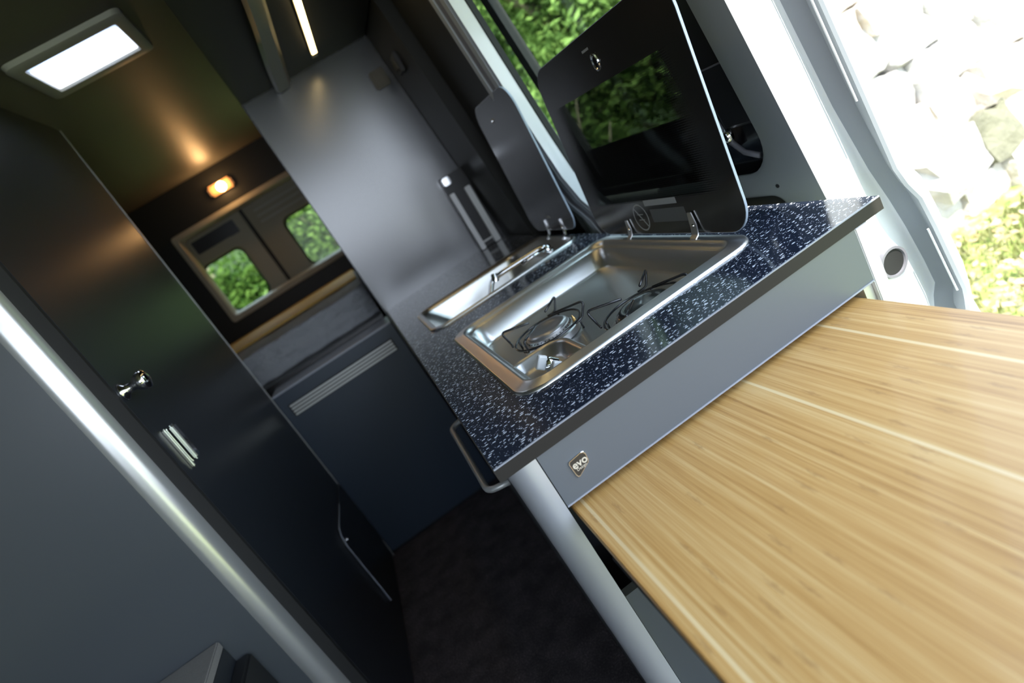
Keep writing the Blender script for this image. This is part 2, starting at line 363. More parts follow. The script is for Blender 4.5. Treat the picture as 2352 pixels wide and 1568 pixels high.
# rear doors with windows
def rear_door(name, x0, x1, wx0, wx1, label):
    t = mk(name, bm_(), beige_d); ORG[t.name] = Vector((0, 0, 0)); bpy.data.objects.remove(t)
    b = bm_(); y0, y1 = 4.30, 4.34; z0, z1 = 0.25, 1.95; wz0, wz1 = 1.172, 1.528
    n = 6; inner = rrect(wx0, wx1, wz0, wz1, 0.05, n)
    # skin = frame between outer rectangle and rounded window
    outer = []
    for (x, z) in inner:
        cx, cz = (wx0 + wx1) / 2, (wz0 + wz1) / 2; dx, dz = x - cx, z - cz
        s = min(((x1 if dx > 0 else x0) - cx) / dx if abs(dx) > 1e-6 else 1e9, ((z1 if dz > 0 else z0) - cz) / dz if abs(dz) > 1e-6 else 1e9)
        outer.append((cx + dx * s, cz + dz * s))
    mx0, mz0, mx1, mz1 = wx0 - .03, wz0 - .03, wx1 + .03, wz1 + .03
    midr = rrect(mx0, mx1, mz0, mz1, 0.07, n)
    loft(b, [[(x, y0 + 0.03, z) for x, z in outer], [(x, y0, z) for x, z in outer], [(x, y0 - 0.012, z) for x, z in midr], [(x, y0 - 0.010, z) for x, z in rrect(wx0 - .008, wx1 + .008, wz0 - .008, wz1 + .008, .055, n)], [(x, y0 + 0.012, z) for x, z in inner], [(x, y1, z) for x, z in inner]])
    d = struct(mk(name, b, beige_d, smooth='auto'), label, 'door')
    s = bm_(); loft(s, [[(x, y0 + 0.006, z) for x, z in rrect(wx0 - .012, wx1 + .012, wz0 - .012, wz1 + .012, .055, n)], [(x, y0 + 0.004, z) for x, z in rrect(wx0 + .008, wx1 - .008, wz0 + .008, wz1 - .008, .05, n)], [(x, y0 + 0.02, z) for x, z in rrect(wx0 + .008, wx1 - .008, wz0 + .008, wz1 - .008, .05, n)]])
    mk('window_seal', s, rubber, d)
    p = bm_(); prism(p, inner, lambda u, v, q: (u, q, v), y0 + 0.020, y0 + 0.024); mk('window_pane', p, rear_glass, d)
    return d
d1 = rear_door('door_1', -0.99, -0.44, -0.845, -0.557, 'left rear van door with a square tinted window showing sunlit shrubs')
d2 = rear_door('door_2', -0.415, 0.30, -0.247, 0.16, 'right rear van door whose window is partly hidden by the tall cabinet')
b = bm_(); box(b, -0.80, -0.50, 4.286, 4.296, 1.60, 1.69, 0.004); mk('dark_recess', b, black, d1)
b = bm_(); box(b, -0.438, -0.417, 4.30, 4.33, 0.3, 1.9); mk('door_gap_seal', b, rubber, d2)
b = bm_()
for z in (1.575, 1.615, 1.655): box(b, -0.36, 0.2, 4.280, 4.29, z, z + 0.016, 0.004)
mk('pressed_rib', b, beige, d2)

# ================================================================== SKYLIGHT
sk = thing('skylight', 'small rectangular roof hatch with bright white pane in a grey frame', 'skylight', (-0.29, 2.0, ZC))
b = bm_(); n = 6
def skr(dx, r): return rrect(hx0 - dx, hx1 + dx, hy0 - dx * 1.45, hy1 + dx * 1.45, r, n)
loft(b, [[(x, y, z) for x, y in skr(d, r)] for d, r, z in ((0.036, 0.022, ZC - 0.001), (0.034, 0.022, ZC - 0.014), (0.026, 0.018, ZC - 0.018), (0.002, 0.006, ZC - 0.016), (0.0, 0.005, ZC - 0.01), (0.0, 0.005, ZC + 0.05))])
mk('hatch_frame', b, sky_frame, sk, smooth='auto')
b = bm_(); box(b, hx0 - .001, hx1 + .001, hy0 - .001, hy1 + .001, ZC - 0.009, ZC - 0.006); mk('hatch_pane', b, hatch_glass, sk)

# ================================================================== BATHROOM COMPARTMENT on the left
XL = -0.567
bath = thing('bathroom_compartment', 'tall dark laminate bathroom compartment on the left of the aisle', 'cabinet', (-0.85, 1.9, 0))
b = bm_(); box(b, -1.158, -0.640, 1.362, 1.392, 0, ZC - 0.003); mk('front_panel', b, laminate, bath, label='grey laminate front wall catching a soft sheen')
b = bm_(); box(b, XL - 0.028, XL, 1.405, 2.43, 0.015, ZC - 0.001); mk('side_panel', b, dark_lam, bath)
b = bm_(); box(b, -0.5685, -0.5655, 2.4285, 2.434, 0.0, ZC - 0.001); mk('edge_strip', b, alu_l, bath, label='thin pale strip on the far edge')
b = bm_(); box(b, -0.600, XL - 0.001, 1.392, 1.404, 0.0, ZC - 0.001); mk('door_seal', b, rubber, bath)
# quarter round aluminium corner
pr = [(-0.648, 1.362)] + [(-0.640 + 0.044 * math.sin(a), 1.402 - 0.042 * math.cos(a)) for a in [math.radians(k * 10) for k in range(0, 10)]] + [(-0.600, 1.404), (-0.648, 1.404)]
b = bm_(); prism(b, pr, lambda u, v, d: (u, v, d), 0, ZC - 0.002)
mk('corner_profile', b, alu, bath, smooth='auto', label='rounded satin aluminium corner profile')
# knob, lever lock, access hatch
b = bm_(); lathe(b, [(0.0, 0), (0.021, 0), (0.021, 0.004), (0.012, 0.010), (0.010, 0.028), (0.018, 0.036), (0.023, 0.046), (0.021, 0.056), (0.008, 0.061), (0, 0.062)], (XL, 1.432, 1.200), (1, 0, 0), 28)
mk('door_knob', b, chrome, bath, smooth=True, label='round chrome door knob')
b = bm_(); box(b, XL, XL + 0.008, 1.448, 1.462, 0.975, 1.085, 0.003)
lock = mk('lock_plate', b, chrome, bath, label='slim chrome lock plate')
b = bm_(); box(b, XL + 0.006, XL + 0.019, 1.464, 1.492, 0.985, 1.083, 0.005); mk('lock_lever', b, chrome, lock)
b = bm_(); hp = [(1.965, 0.10), (2.425, 0.10), (2.425, 0.415), (2.02, 0.415), (1.985, 0.400), (1.965, 0.37)]
prism(b, hp, lambda u, v, d: (d, u, v), XL, XL + 0.006); hatch = mk('access_hatch', b, dark_lam, bath)
b = bm_(); tube(b, [(XL + 0.007, y, z) for y, z in [(1.965, 0.10), (1.965, 0.37), (1.985, 0.400), (2.02, 0.415), (2.22, 0.415)]], 0.0022, 6); mk('hatch_edging', b, edge_line, hatch)
b = bm_(); lathe(b, [(0, 0), (0.007, 0), (0.007, 0.003), (0, 0.004)], (XL + 0.006, 2.02, 0.365), (1, 0, 0), 14); mk('hatch_lock', b, chrome, hatch)

# bench in the lower left
bench = thing('bench_seat', 'grey woven bench cushion and dark box in the lower left corner', 'bench', (-0.95, 1.0, 0))
b = bm_(); box(b, -1.15, -0.736, 0.55, 1.360, 0.606, 0.628, 0.003); mk('seat_cushion', b, cushion, bench)
b = bm_(); box(b, -1.15, -0.738, 0.55, 1.360, 0.0, 0.605); mk('bench_box', b, dark_lam, bench)
b = bm_(); box(b, -0.741, -0.70, 1.05, 1.358, 0.0, 0.562, 0.006); mk('side_locker', b, black, bench)

# ================================================================== LOW UNIT across the far end of the aisle
low = thing('low_cabinet', 'low blue black cabinet with a slotted vent across the end of the aisle', 'cabinet', (-0.28, 2.5, 0))
b = bm_(); box(b, XL + 0.003, -0.018, 2.435, 2.455, 0.02, 0.852); mk('front_panel', b, blue_lam, low)
b = bm_(); box(b, XL + 0.003, -0.018, 2.432, 2.60, 0.853, 0.860); mk('top_edge', b, edge_line, low)
b = bm_(); box(b, XL + 0.003, -0.018, 2.456, 2.60, 0.0, 0.852); mk('carcass', b, dark_lam, low)
b = bm_(); box(b, -0.533, -0.052, 2.430, 2.4345, 0.745, 0.800, 0.001); vent = mk('vent_grille', b, edge_m, low)
for k in range(4):
    z = 0.7485 + k * 0.0132
    b = bm_(); box(b, -0.528, -0.057, 2.426, 2.4305, z, z + 0.0075, 0.001); o = mk('vent_slat', b, alu_l, vent)

# bed
bed = thing('bed', 'raised bed with grey mattress below the rear windows', 'bed', (-0.3, 3.4, 0))
b = bm_(); box(b, -1.15, -0.03, 2.62, 4.195, 0.80, 0.875); mk('bed_base', b, black, bed)
b = bm_(); box(b, -1.15, -0.03, 2.74, 4.19, 0.876, 1.012)
bmesh.ops.subdivide_edges(b, edges=b.edges[:], cuts=14, use_grid_fill=True)
for v in b.verts:
    if v.co.y < 2.75 or v.co.z > 1.0:
        v.co.y += random.uniform(-.006, .006) if v.co.y < 2.75 else 0
        v.co.z += random.uniform(-.004, .004) if v.co.z > 1.0 else 0
mk('mattress', b, fabric, bed, smooth=True)
b = bm_(); box(b, -1.14, -0.04, 3.30, 4.185, 1.0175, 1.0285, 0.004); tag(mk('amber_light_band', b, ochre, None, origin=(-0.3, 3.5, 1.015)), 'thin added ochre band standing in for amber light along the top of the mattress', 'amber_light_band')  # added slab, its ochre stands in for amber light on the bed

# rear reading lamp
lamp = thing('reading_lamp', 'small glowing amber lamp on the black rear wall above the windows', 'lamp', (-0.425, 4.2, 1.87))
b = bm_(); box(b, -0.505, -0.345, 4.165, 4.199, 1.838, 1.905, 0.012); mk('lamp_housing', b, mat('lamp_housing_plastic', (0.5, 0.26, 0.1), 0.4, emit=(1, 0.42, 0.15), es=0.35), lamp)
b = bm_(); lathe(b, [(0, 0), (0.030, 0), (0.028, 0.006), (0, 0.009)], (-0.420, 4.166, 1.870), (0, -1, 0), 20); mk('lamp_lens', b, lamp_m, lamp)
ld = bpy.data.lights.new('lamp_glow', 'POINT'); lo = bpy.data.objects.new('lamp_glow', ld); C.objects.link(lo); lo.parent = lamp
lo.location = (0.005, -0.08, 0.0); ld.energy = 2.2; ld.color = (1.0, 0.55, 0.22); ld.shadow_soft_size = 0.03

# ================================================================== TALL CABINET behind the sink (side panel faces the camera)
tall = thing('tall_cabinet', 'tall slate coloured cabinet side behind the worktop with a soft blue sheen', 'cabinet', (0.27, 2.5, 0))
b = bm_(); zt = ZC - 0.002; y0, y1 = 2.43, 2.455
hexa(b, [(-0.002, y0, 0), (wx(0) - .002, y0, 0), (wx(0) - .002, y1, 0), (-0.002, y1, 0), (-0.020, y0, zt), (wx(zt) - .002, y0, zt), (wx(zt) - .002, y1, zt), (-0.020, y1, zt)])
mk('side_panel', b, partition_m, tall)
b = bm_(); hexa(b, [(-0.006, y0 - .002, 0), (-0.002, y0 - .002, 0), (-0.002, y1 + .5, 0), (-0.006, y1 + .5, 0), (-0.024, y0 - .002, zt), (-0.020, y0 - .002, zt), (-0.020, y1 + .5, zt), (-0.024, y1 + .5, zt)])
mk('door_front', b, dark_lam, tall)

# overhead locker above the worktop
ZL = 1.800
oh = thing('overhead_locker', 'dark overhead locker above the worktop', 'cabinet', (0.25, 1.6, ZL))
b = bm_(); box(b, -0.022, 0.495, 0.55, 2.428, ZL, ZC - 0.002); mk('locker_body', b, wall_m, oh)
b = bm_()   # curved light pelmet
rings = []
for y in [0.55 + k * 0.117 for k in range(17)]:
    s = 0.005 * math.sin(y * 5)
    rings.append([(0.118 + s, y, ZL - 0.001), (0.112 + s, y, ZL - 0.020), (0.122 + s, y, ZL - 0.030), (0.158, y, ZL - 0.026), (0.172, y, ZL - 0.012), (0.176, y, ZL - 0.001)])
loft(b, rings, True, True); mk('pelmet', b, mat('pelmet_grey', (0.11, 0.11, 0.105), 0.4), oh, smooth='auto')
led = thing('led_strip_light', 'bright warm LED strip under the overhead locker', 'light', (0.285, 1.8, ZL))
lz = ZL - 0.002
b = bm_(); hexa(b, [(0.200, 1.0, lz - .010), (0.222, 1.0, lz - .010), (0.292, 2.30, lz - .010), (0.272, 2.30, lz - .010), (0.200, 1.0, lz), (0.222, 1.0, lz), (0.292, 2.30, lz), (0.272, 2.30, lz)])
mk('led_housing', b, mat('led_housing', (0.45, 0.40, 0.28), 0.4), led)
b = bm_(); z1 = lz - .0105; z0 = lz - .015
hexa(b, [(0.202, 1.0, z0), (0.220, 1.0, z0), (0.288, 2.24, z0), (0.270, 2.24, z0), (0.202, 1.0, z1), (0.220, 1.0, z1), (0.288, 2.24, z1), (0.270, 2.24, z1)])
mk('led_diffuser', b, led_m, led)

# square push latches
lat_m = mat('latch_bronze', (0.06, 0.052, 0.035), 0.4, metal=0.3)
t = thing('square_switch', 'square bronze switch on the slate cabinet side near its top right corner', 'switch', (0.466, 2.43, 1.645))
b = bm_(); box(b, 0.430, 0.490, 2.416, 2.429, 1.615, 1.682, 0.004); mk('switch_plate', b, lat_m, t)
b = bm_(); box(b, 0.440, 0.480, 2.410, 2.4162, 1.626, 1.671, 0.003); mk('switch_rocker', b, lat_m, t)
t = thing('square_switch', 'dark square switch on the black side wall, right of the bronze one', 'switch', (wx(1.63), 2.25, 1.63))
b = bm_(); x = wx(1.63); box(b, x - 0.016, x - 0.001, 2.205, 2.285, 1.595, 1.665, 0.004); mk('switch_plate', b, black, t)
b = bm_(); box(b, x - 0.021, x - 0.0155, 2.222, 2.268, 1.610, 1.650, 0.003); mk('switch_rocker', b, lat_m, t)

# wall rack: two pale uprights with a dark plate between
rack = thing('upright_rack', 'black wall rack with two pale upright bars behind the sink', 'rack', (0.50, 2.40, 0.9))
b = bm_(); box(b, 0.452, 0.555, 2.408, 2.428, 0.902, 1.225, 0.002); mk('back_plate', b, black, rack)
b = bm_(); box(b, 0.452, 0.472, 2.385, 2.407, 0.902, 1.155, 0.002); mk('upright_bar', b, white_alu, rack)
b = bm_(); box(b, 0.518, 0.543, 2.385, 2.407, 0.902, 1.150, 0.002); mk('upright_bar', b, alu_l, rack)
b = bm_(); box(b, 0.472, 0.518, 2.390, 2.400, 0.925, 0.931); mk('cross_bar', b, alu_l, rack)
b = bm_(); box(b, 0.452, 0.486, 2.372, 2.407, 1.190, 1.222, 0.004); mk('top_catch', b, chrome, rack)

# ================================================================== BODY PILLAR (rear edge of the sliding door opening)
def px(z): return 0.600 - 0.078 * (z - 1.1)
pil = [(1.40, 0.60), (1.40, 0.86), (1.425, 0.925), (1.490, 0.985), (1.520, 1.06), (1.528, 1.18), (1.530, 1.4), (1.530, 1.65), (1.53, ZC - .002)]
def strip(name, m, w0, w1, dx0, dx1, parent, label=None):
    b = bm_(); rings = []
    for i, (y, z) in enumerate(pil):
        x = px(z)
        rings.append([(x + dx0, y + w0, z), (x + dx1, y + w1, z), (x + dx1 + 0.015, y + w1, z), (x + dx0 + 0.015, y + w0, z)])
    loft(b, rings, True, True); return mk(name, b, m, parent, smooth='auto', label=label)
p_ = struct(thing('trim_4', 'silver body pillar and ribbed grey seal at the back of the sliding door opening', 'pillar', (0.6, 1.55, 0)))
strip('painted_flange', body, 0.074, 0.085, 0.032, 0.0, p_, 'silver painted flange')
strip('opening_seal', rubber, 0.071, 0.074, 0.034, 0.032, p_)
strip('inner_groove', seal, 0.086, 0.100, -0.001, 0.008, p_)
strip('ribbed_seal', body_grey, 0.101, 0.125, -0.004, -0.006, p_)
strip('ribbed_seal', seal, 0.126, 0.150, -0.001, -0.008, p_)
strip('ribbed_seal', body_grey, 0.151, 0.172, -0.012, -0.014, p_)

# ================================================================== SLIDING DOOR (slid back)
def dxz(z): return 0.724 - 0.100 * (z - 0.87)
sdr = struct(thing('door_3', 'open sliding side door with white leading edge and inner skin greyed for shade', 'door', (0.75, 1.3, 0)))
wy0, wy1, wz0, wz1 = 0.940, 1.90, 0.925, 1.72
b = bm_(); n = 8; inner = rrect(wy0, wy1, wz0, wz1, 0.085, n)
cx, cz = (wy0 + wy1) / 2, 1.25; Y0, Y1, Z0, Z1 = 0.862, 2.10, -0.25, 1.86
outer = []
for (y, z) in inner:
    dy, dz = y - cx, z - cz
    s = min(((Y1 if dy > 0 else Y0) - cx) / dy if abs(dy) > 1e-6 else 1e9, ((Z1 if dz > 0 else Z0) - cz) / dz if abs(dz) > 1e-6 else 1e9)
    outer.append((cx + dy * s, cz + dz * s))
# clamp outer ring to real corners
for (cy_, cz_) in ((Y0, Z0), (Y1, Z0), (Y0, Z1), (Y1, Z1)):
    k = min(range(len(outer)), key=lambda i: (outer[i][0] - cy_) ** 2 + (outer[i][1] - cz_) ** 2); outer[k] = (cy_, cz_)
def dr(poly, off): return [(dxz(z) + off, y, z) for y, z in poly]
in2 = rrect(wy0 + .008, wy1 - .008, wz0 + .008, wz1 - .008, 0.08, n)
loft(b, [dr(outer, 0.0), dr(inner, 0.0), dr(in2, 0.006), dr(in2, 0.012)])
mk('inner_skin', b, door_grey, sdr, smooth='auto', label='inner skin with its shade painted in as grey')
b = bm_(); in3 = rrect(wy0 + .03, wy1 - .03, wz0 + .15, wz1 - .03, 0.07, n)
loft(b, [dr(in2, 0.0115), dr(in2, 0.040), dr(in3, 0.048), dr(in3, 0.060)]); mk('window_reveal', b, blackgloss, sdr, smooth='auto')
b = bm_(); prism(b, in3, lambda y, z, d: (dxz(z) + d, y, z), 0.050, 0.054); mk('window_pane', b, clear_glass, sdr)
def dbox(b, y0, y1, z0, z1, d0, d1):
    return hexa(b, [(dxz(z0) + d0, y0, z0), (dxz(z0) + d1, y0, z0), (dxz(z0) + d1, y1, z0), (dxz(z0) + d0, y1, z0), (dxz(z1) + d0, y0, z1), (dxz(z1) + d1, y0, z1), (dxz(z1) + d1, y1, z1), (dxz(z1) + d0, y1, z1)])
b = dbox(bm_(), 0.945, 1.035, 1.030, 1.68, 0.012, 0.046); mk('blind_cassette', b, black, sdr, bevel=0.006, label='matt black blind cassette')
b = dbox(bm_(), 0.950, 1.030, 1.150, 1.153, 0.009, 0.0125); mk('cassette_joint', b, seal, sdr)
b = bm_(); tube(b, [(dxz(z) + 0.006, y, z) for y, z in smooth_path([(1.040, 1.68, 0), (1.040, 1.03, 0), (0.985, 0.965, 0), (0.960, 0.985, 0)], 0.05)] if False else [Vector((dxz(z) + 0.010, y, z)) for y, z in ((1.045, 1.68), (1.045, 1.06), (1.035, 1.01), (1.01, 0.98), (0.975, 0.968))], 0.0055, 8); mk('blind_rail', b, seal, sdr, smooth=True)
b = dbox(bm_(), 1.052, 1.125, 0.985, 1.68, 0.030, 0.048); mk('blind_guide', b, blackgloss, sdr, label='glossy dark guide strip')
b = bm_(); lathe(b, [(0, 0), (0.014, 0), (0.014, 0.006), (0.010, 0.012), (0, 0.014)], (dxz(1.02) + 0.012, 1.030, 1.020), (-1, 0, 0), 18); mk('screw_cap', b, chrome, sdr, smooth='auto')
b = dbox(bm_(), 1.70, 1.745, 0.985, 1.68, 0.035, 0.06); mk('window_mullion', b, rubber, sdr, label='black upright window bar')
b = dbox(bm_(), 1.125, 1.30, 1.40, 1.68, 0.03, 0.046); mk('window_catch_panel', b, seal, sdr)
# pocket recess below window
b = bm_(); pk = rrect(0.955, 1.45, 0.60, 0.886, 0.03, 6); loft(b, [dr(pk, -0.0015), dr(rrect(0.961, 1.444, 0.606, 0.880, 0.026, 6), -0.003), dr(rrect(0.968, 1.437, 0.613, 0.873, 0.02, 6), -0.001)], False, True)
mk('door_pocket', b, black, sdr, smooth='auto')
b = bm_(); lathe(b, [(0, 0), (0.004, 0), (0.004, .0015), (0, .002)], (dxz(.905), 0.958, 0.905), (-1, 0, 0), 10); mk('small_screw', b, black, sdr)
# leading edge: lofted along z, columns in x,y
prof = [  # z, channel start x, outer x
    (1.86, 0.72, 0.785), (1.45, 0.748, 0.818), (1.17, 0.778, 0.843), (1.00, 0.797, 0.858), (0.87, 0.820, 0.869), (0.835, 0.829, 0.880), (0.800, 0.838, 0.898), (0.74, 0.851, 0.908), (0.66, 0.864, 0.918), (0.605, 0.870, 0.925), (0.585, 0.858, 0.922), (0.560, 0.850, 0.916), (0.52, 0.855, 0.920), (0.40, 0.880, 0.945), (0.1, 0.93, 0.99), (-0.25, 0.97, 1.03)]
cols = []
for z, xg, xo in prof:
    x0 = dxz(z); w = xg - x0; fo = 0.80 / 0.86
    cols.append([(x0, 0.880, z), (x0 + 0.001, 0.863, z), (x0 + 0.006, 0.860, z), (x0 + w * .5, 0.857, z), (x0 + w * .80, 0.858, z), (xg - 0.005, 0.862, z), (xg - 0.001, 0.858, z)])
b = bm_(); loft(b, cols, cyc=False); mk('leading_edge', b, body, sdr, smooth=True, label='white sunlit leading edge')
b = bm_(); loft(b, [[c[-1], (xg + (xo - xg) * .35 * .97, 0.838, z), (xo * .925, 0.797, z), (xo * .93, 0.793, z), (xo * .93 + .014, 0.797, z), (xo + 0.02, 0.86, z), (xo + 0.02, 0.93, z)] for c, (z, xg, xo) in zip(cols, prof)], cyc=False)
mk('outer_flange', b, body_grey, sdr, smooth='auto', label='channel and flange of the outer skin, shade painted in as grey')
b = bm_()
for za, zb in ((-0.25, 0.90), (1.74, 1.86)):
    def xs(z):
        for (z1, _, o1), (z2, _, o2) in zip(prof, prof[1:]):
            if z2 <= z <= z1: return o2 + (o1 - o2) * (z - z2) / (z1 - z2) + 0.02
    zz = [za + (zb - za) * k / 6 for k in range(7)]
    loft(b, [[(xs(z), 0.93, z), (xs(z), 2.1, z), (xs(z) - .004, 2.1, z), (xs(z) - .004, 0.93, z)] for z in zz], True, True)
mk('outer_skin', b, body, sdr)
b = bm_(); tube(b, [(xo * .925 - 0.004, 0.803, z) for z, xg, xo in prof[:4]], 0.002, 6); mk('seal_lip', b, body, sdr)
b = bm_(); tube(b, [(xo * .925 - 0.004, 0.803, z) for z, xg, xo in prof[7:10]], 0.002, 6); mk('seal_lip', b, body, sdr)
b = bm_(); ov = [(0.796 + 0.031 * math.cos(a), 0.696 + 0.030 * math.sin(a)) for a in [math.tau * k / 28 for k in range(28)]]
loft(b, [[(x, 0.858, z) for x, z in ov], [(0.796 + (x - .796) * .96, 0.850, 0.696 + (z - .696) * .96) for x, z in ov], [(0.796 + (x - .796) * .82, 0.850, 0.696 + (z - .696) * .82) for x, z in ov], [(0.796 + (x - .796) * .76, 0.8555, 0.696 + (z - .696) * .76) for x, z in ov]], False, True)
mk('door_grommet', b, seal, sdr, smooth='auto', label='dark round grommet')
b = bm_(); prism(b, [(0.796 + (x - .796) * .78, 0.696 + (z - .696) * .78) for x, z in ov], lambda u, v, d: (u, d, v), 0.8548, 0.8535); mk('grommet_plug', b, rubber, sdr)

# ================================================================== KITCHEN UNIT
kit = thing('kitchen_unit', 'slate grey kitchen unit with aluminium corner posts below the speckled worktop', 'cabinet', (0.33, 1.5, 0))
pr = [(0.049, 0.690)] + [(0.040 - 0.033 * math.sin(a), 0.724 - 0.034 * math.cos(a)) for a in [math.radians(k * 10) for k in range(0, 10)]] + [(0.007, 0.745), (0.049, 0.745)]
b = bm_(); prism(b, pr, lambda u, v, d: (u, v, d), 0, 0.879); mk('corner_post', b, alu_post, kit, smooth='auto', label='rounded satin aluminium corner post')
b = bm_(); box(b, 0.604, 0.627, 0.690, 0.745, 0, 0.879, 0.0015); mk('corner_post', b, white_alu, kit, label='flat pale corner post in the sun')
b = bm_(); box(b, 0.0505, 0.603, 0.690, 0.706, 0.795, 0.879); fas = mk('fascia_panel', b, laminate_front, kit)
b = bm_(); box(b, 0.0505, 0.603, 0.6888, 0.6899, 0.793, 0.7955); mk('fascia_edge', b, edge_line, fas)
b = bm_(); box(b, 0.0505, 0.603, 0.700, 0.716, 0.02, 0.614); mk('lower_panel', b, laminate, kit)
b = bm_(); box(b, 0.588, 0.6035, 0.698, 0.740, 0.614, 0.7945); mk('inner_jamb', b, alu_l, kit)
b = bm_(); box(b, 0.0505, 0.6035, 0.86, 0.875, 0.0, 0.83); mk('inner_board', b, dark_lam, kit)
b = bm_(); box(b, 0.007, 0.022, 0.746, 2.425, 0.06, 0.878); mk('front_panel', b, laminate, kit)
b = bm_(); box(b, 0.607, 0.625, 0.746, 1.38, 0.0, 0.878); mk('back_panel', b, white_alu, kit)
b = bm_(); tube(b, smooth_path([(0.008, 1.40, 0.72), (-0.034, 1.38, 0.72), (-0.034, 1.00, 0.72), (0.008, 0.985, 0.72)], 0.03), 0.0065, 10); mk('rail_handle', b, alu_l, kit, smooth=True, label='bent metal rail handle')
# badge
bx, bz = 0.094, 0.836
bp = [(-.0135, .0085), (-.0115, .0118), (.008, .0140), (.0125, .0125), (.0145, .008), (.0135, -.002), (.0115, -.005), (-.008, -.0155), (-.011, -.0150), (-.0125, -.011)]
bp = [(x * 1.0, z) for x, z in bp]
b = bm_(); loft(b, [[(bx + x * s, y, bz + z * s) for x, z in bp] for s, y in ((1.0, 0.6899), (1.0, 0.6885), (0.96, 0.6878), (0.88, 0.6878), (0.86, 0.6884))], True, True)
bad = mk('badge', b, chrome, kit, smooth='auto', label='small chrome rimmed badge reading evo')
b = bm_(); loft(b, [[(bx + x * .87, y, bz + z * .87) for x, z in bp] for y in (0.6886, 0.6882)], True, True); mk('badge_face', b, badge_m, bad)
def text(s, size, loc, m, parent, name, rot=(math.pi / 2, 0, 0), bold=0.0):
    cu = bpy.data.curves.new('t', 'FONT'); cu.body = s; cu.size = size; cu.extrude = 0.00015; cu.align_x = 'CENTER'; cu.align_y = 'CENTER'; cu.offset = bold
    to = bpy.data.objects.new('t', cu); C.objects.link(to); bpy.context.view_layer.update()
    me = bpy.data.meshes.new_from_object(to.evaluated_get(bpy.context.evaluated_depsgraph_get())); bpy.data.objects.remove(to)
    me.materials.clear(); me.materials.append(m)
    from mathutils import Euler
    me.transform(Matrix.Translation(Vector(loc) - ORG[parent.name]) @ Euler(rot).to_matrix().to_4x4())
    o = bpy.data.objects.new(name, me); C.objects.link(o); o.parent = parent; return o
text('evo', 0.0155, (bx + .001, 0.6880, bz + .0022), letter, bad, 'lettering', bold=0.0003)
text('Design', 0.0058, (bx + .0005, 0.6880, bz - .0052), letter, bad, 'lettering')

# worktop with cut-outs for hob and sink
wt = thing('worktop', 'glossy navy black worktop with white flecks', 'worktop', (0.33, 1.5, WT))
HX0, HX1, HY0, HY1 = 0.088, 0.552, 0.815, 1.410
SX0, SX1, SY0, SY1 = 0.064, 0.555, 1.570, 1.945
ix = 0.015
b = bm_(); zt, zb = WT, 0.881
X0, X1, Y0w, Y1w = -0.003, 0.659, 0.691, 2.428
def wxr(y): return X1 if y < 1.40 else 0.571
for r in ((X0, X1, Y0w, HY0 + ix), (X0, HX0 + ix, HY0 + ix, HY1 - ix), (HX1 - ix, X1, HY0 + ix, HY1 - ix - .03), (HX1 - ix, 0.571, HY1 - ix - .03, HY1 - ix),
          (X0, 0.571, HY1 - ix, SY0 + ix), (X0, SX0 + ix, SY0 + ix, SY1 - ix), (SX1 - ix, 0.571, SY0 + ix, SY1 - ix), (X0, 0.571, SY1 - ix, Y1w)):
    box(b, r[0], r[1], r[2], r[3], zb, zt)
mk('top_slab', b, worktop_m, wt)
b = bm_(); box(b, X0, X1, 0.6885, 0.6909, 0.8795, 0.8985); mk('front_edging', b, edge_m, wt, label='dark grey front edging')
b = bm_(); box(b, X0, X1, 0.6885, 0.6909, 0.8986, 0.9003); mk('edging_lip', b, edge_line, wt)
b = bm_(); box(b, X0 - 0.0015, X0 - .0001, 0.6885, 1.83, 0.8795, 0.9000); mk('side_edging', b, edge_m, wt)

# ================================================================== HOB
hob = thing('gas_hob', 'two burner stainless steel gas hob with raised smoked glass lid', 'hob', (0.32, 1.1, WT))
def R4(x0, x1, y0, y1, z, r): return [(x, y, z) for x, y in rrect(x0, x1, y0, y1, r, 8)]
FZ = 0.858
b = bm_(); c4 = (0.05, 0.05, 0.05, 0.055)
def hr(d, z, r, dfar=0, dn=0): return R4(HX0 + d, HX1 - d, HY0 + d + dn, HY1 - d - dfar, z, max(r, 0.01))
loft(b, [hr(0, WT + .0003, .050), hr(0.0008, WT + .0035, .050), hr(0.004, WT + .0055, .048), hr(0.020, WT + .0050, .042), hr(0.0235, WT + .0080, .040), hr(0.027, WT + .0080, .038), hr(0.030, WT + .001, .036),
         hr(0.036, WT - .004, .036), hr(0.040, WT - .005, .036), hr(0.049, FZ - .004, .036, 0, -.012), hr(0.052, FZ - .0085, .036, 0, -.018), hr(0.058, FZ - .010, .034, 0, -.022)], False, True)
mk('hob_tray', b, steel, hob, smooth=True)
# control panel plateau with dish
b = bm_(); CX0, CX1, CY0, CY1 = 0.108, 0.232, 0.836, 1.000
def cr4(d, z, r): return R4(CX0 + d, CX1 - d, CY0 + d, CY1 - d, z, r)
rr1 = lambda d: (0.05 - d * .6, 0.035 - d * .6, 0.03 - d * .5, 0.03 - d * .5)
def cring(d, z): return [(x, y, z) for x, y in rrect(CX0 + d * .6, CX1 - d, CY0 + d * .6, CY1 - d, rr1(d), 8)]
loft(b, [cring(-0.010, FZ - .009), cring(-0.004, FZ + .012), cring(0, WT - .008), cring(0.004, WT - .004), cring(0.008, WT - .004), cring(0.013, WT - .008), cring(0.022, WT - .022), cring(0.032, WT - .026)], False, True)
mk('control_dish', b, steel, hob, smooth=True)
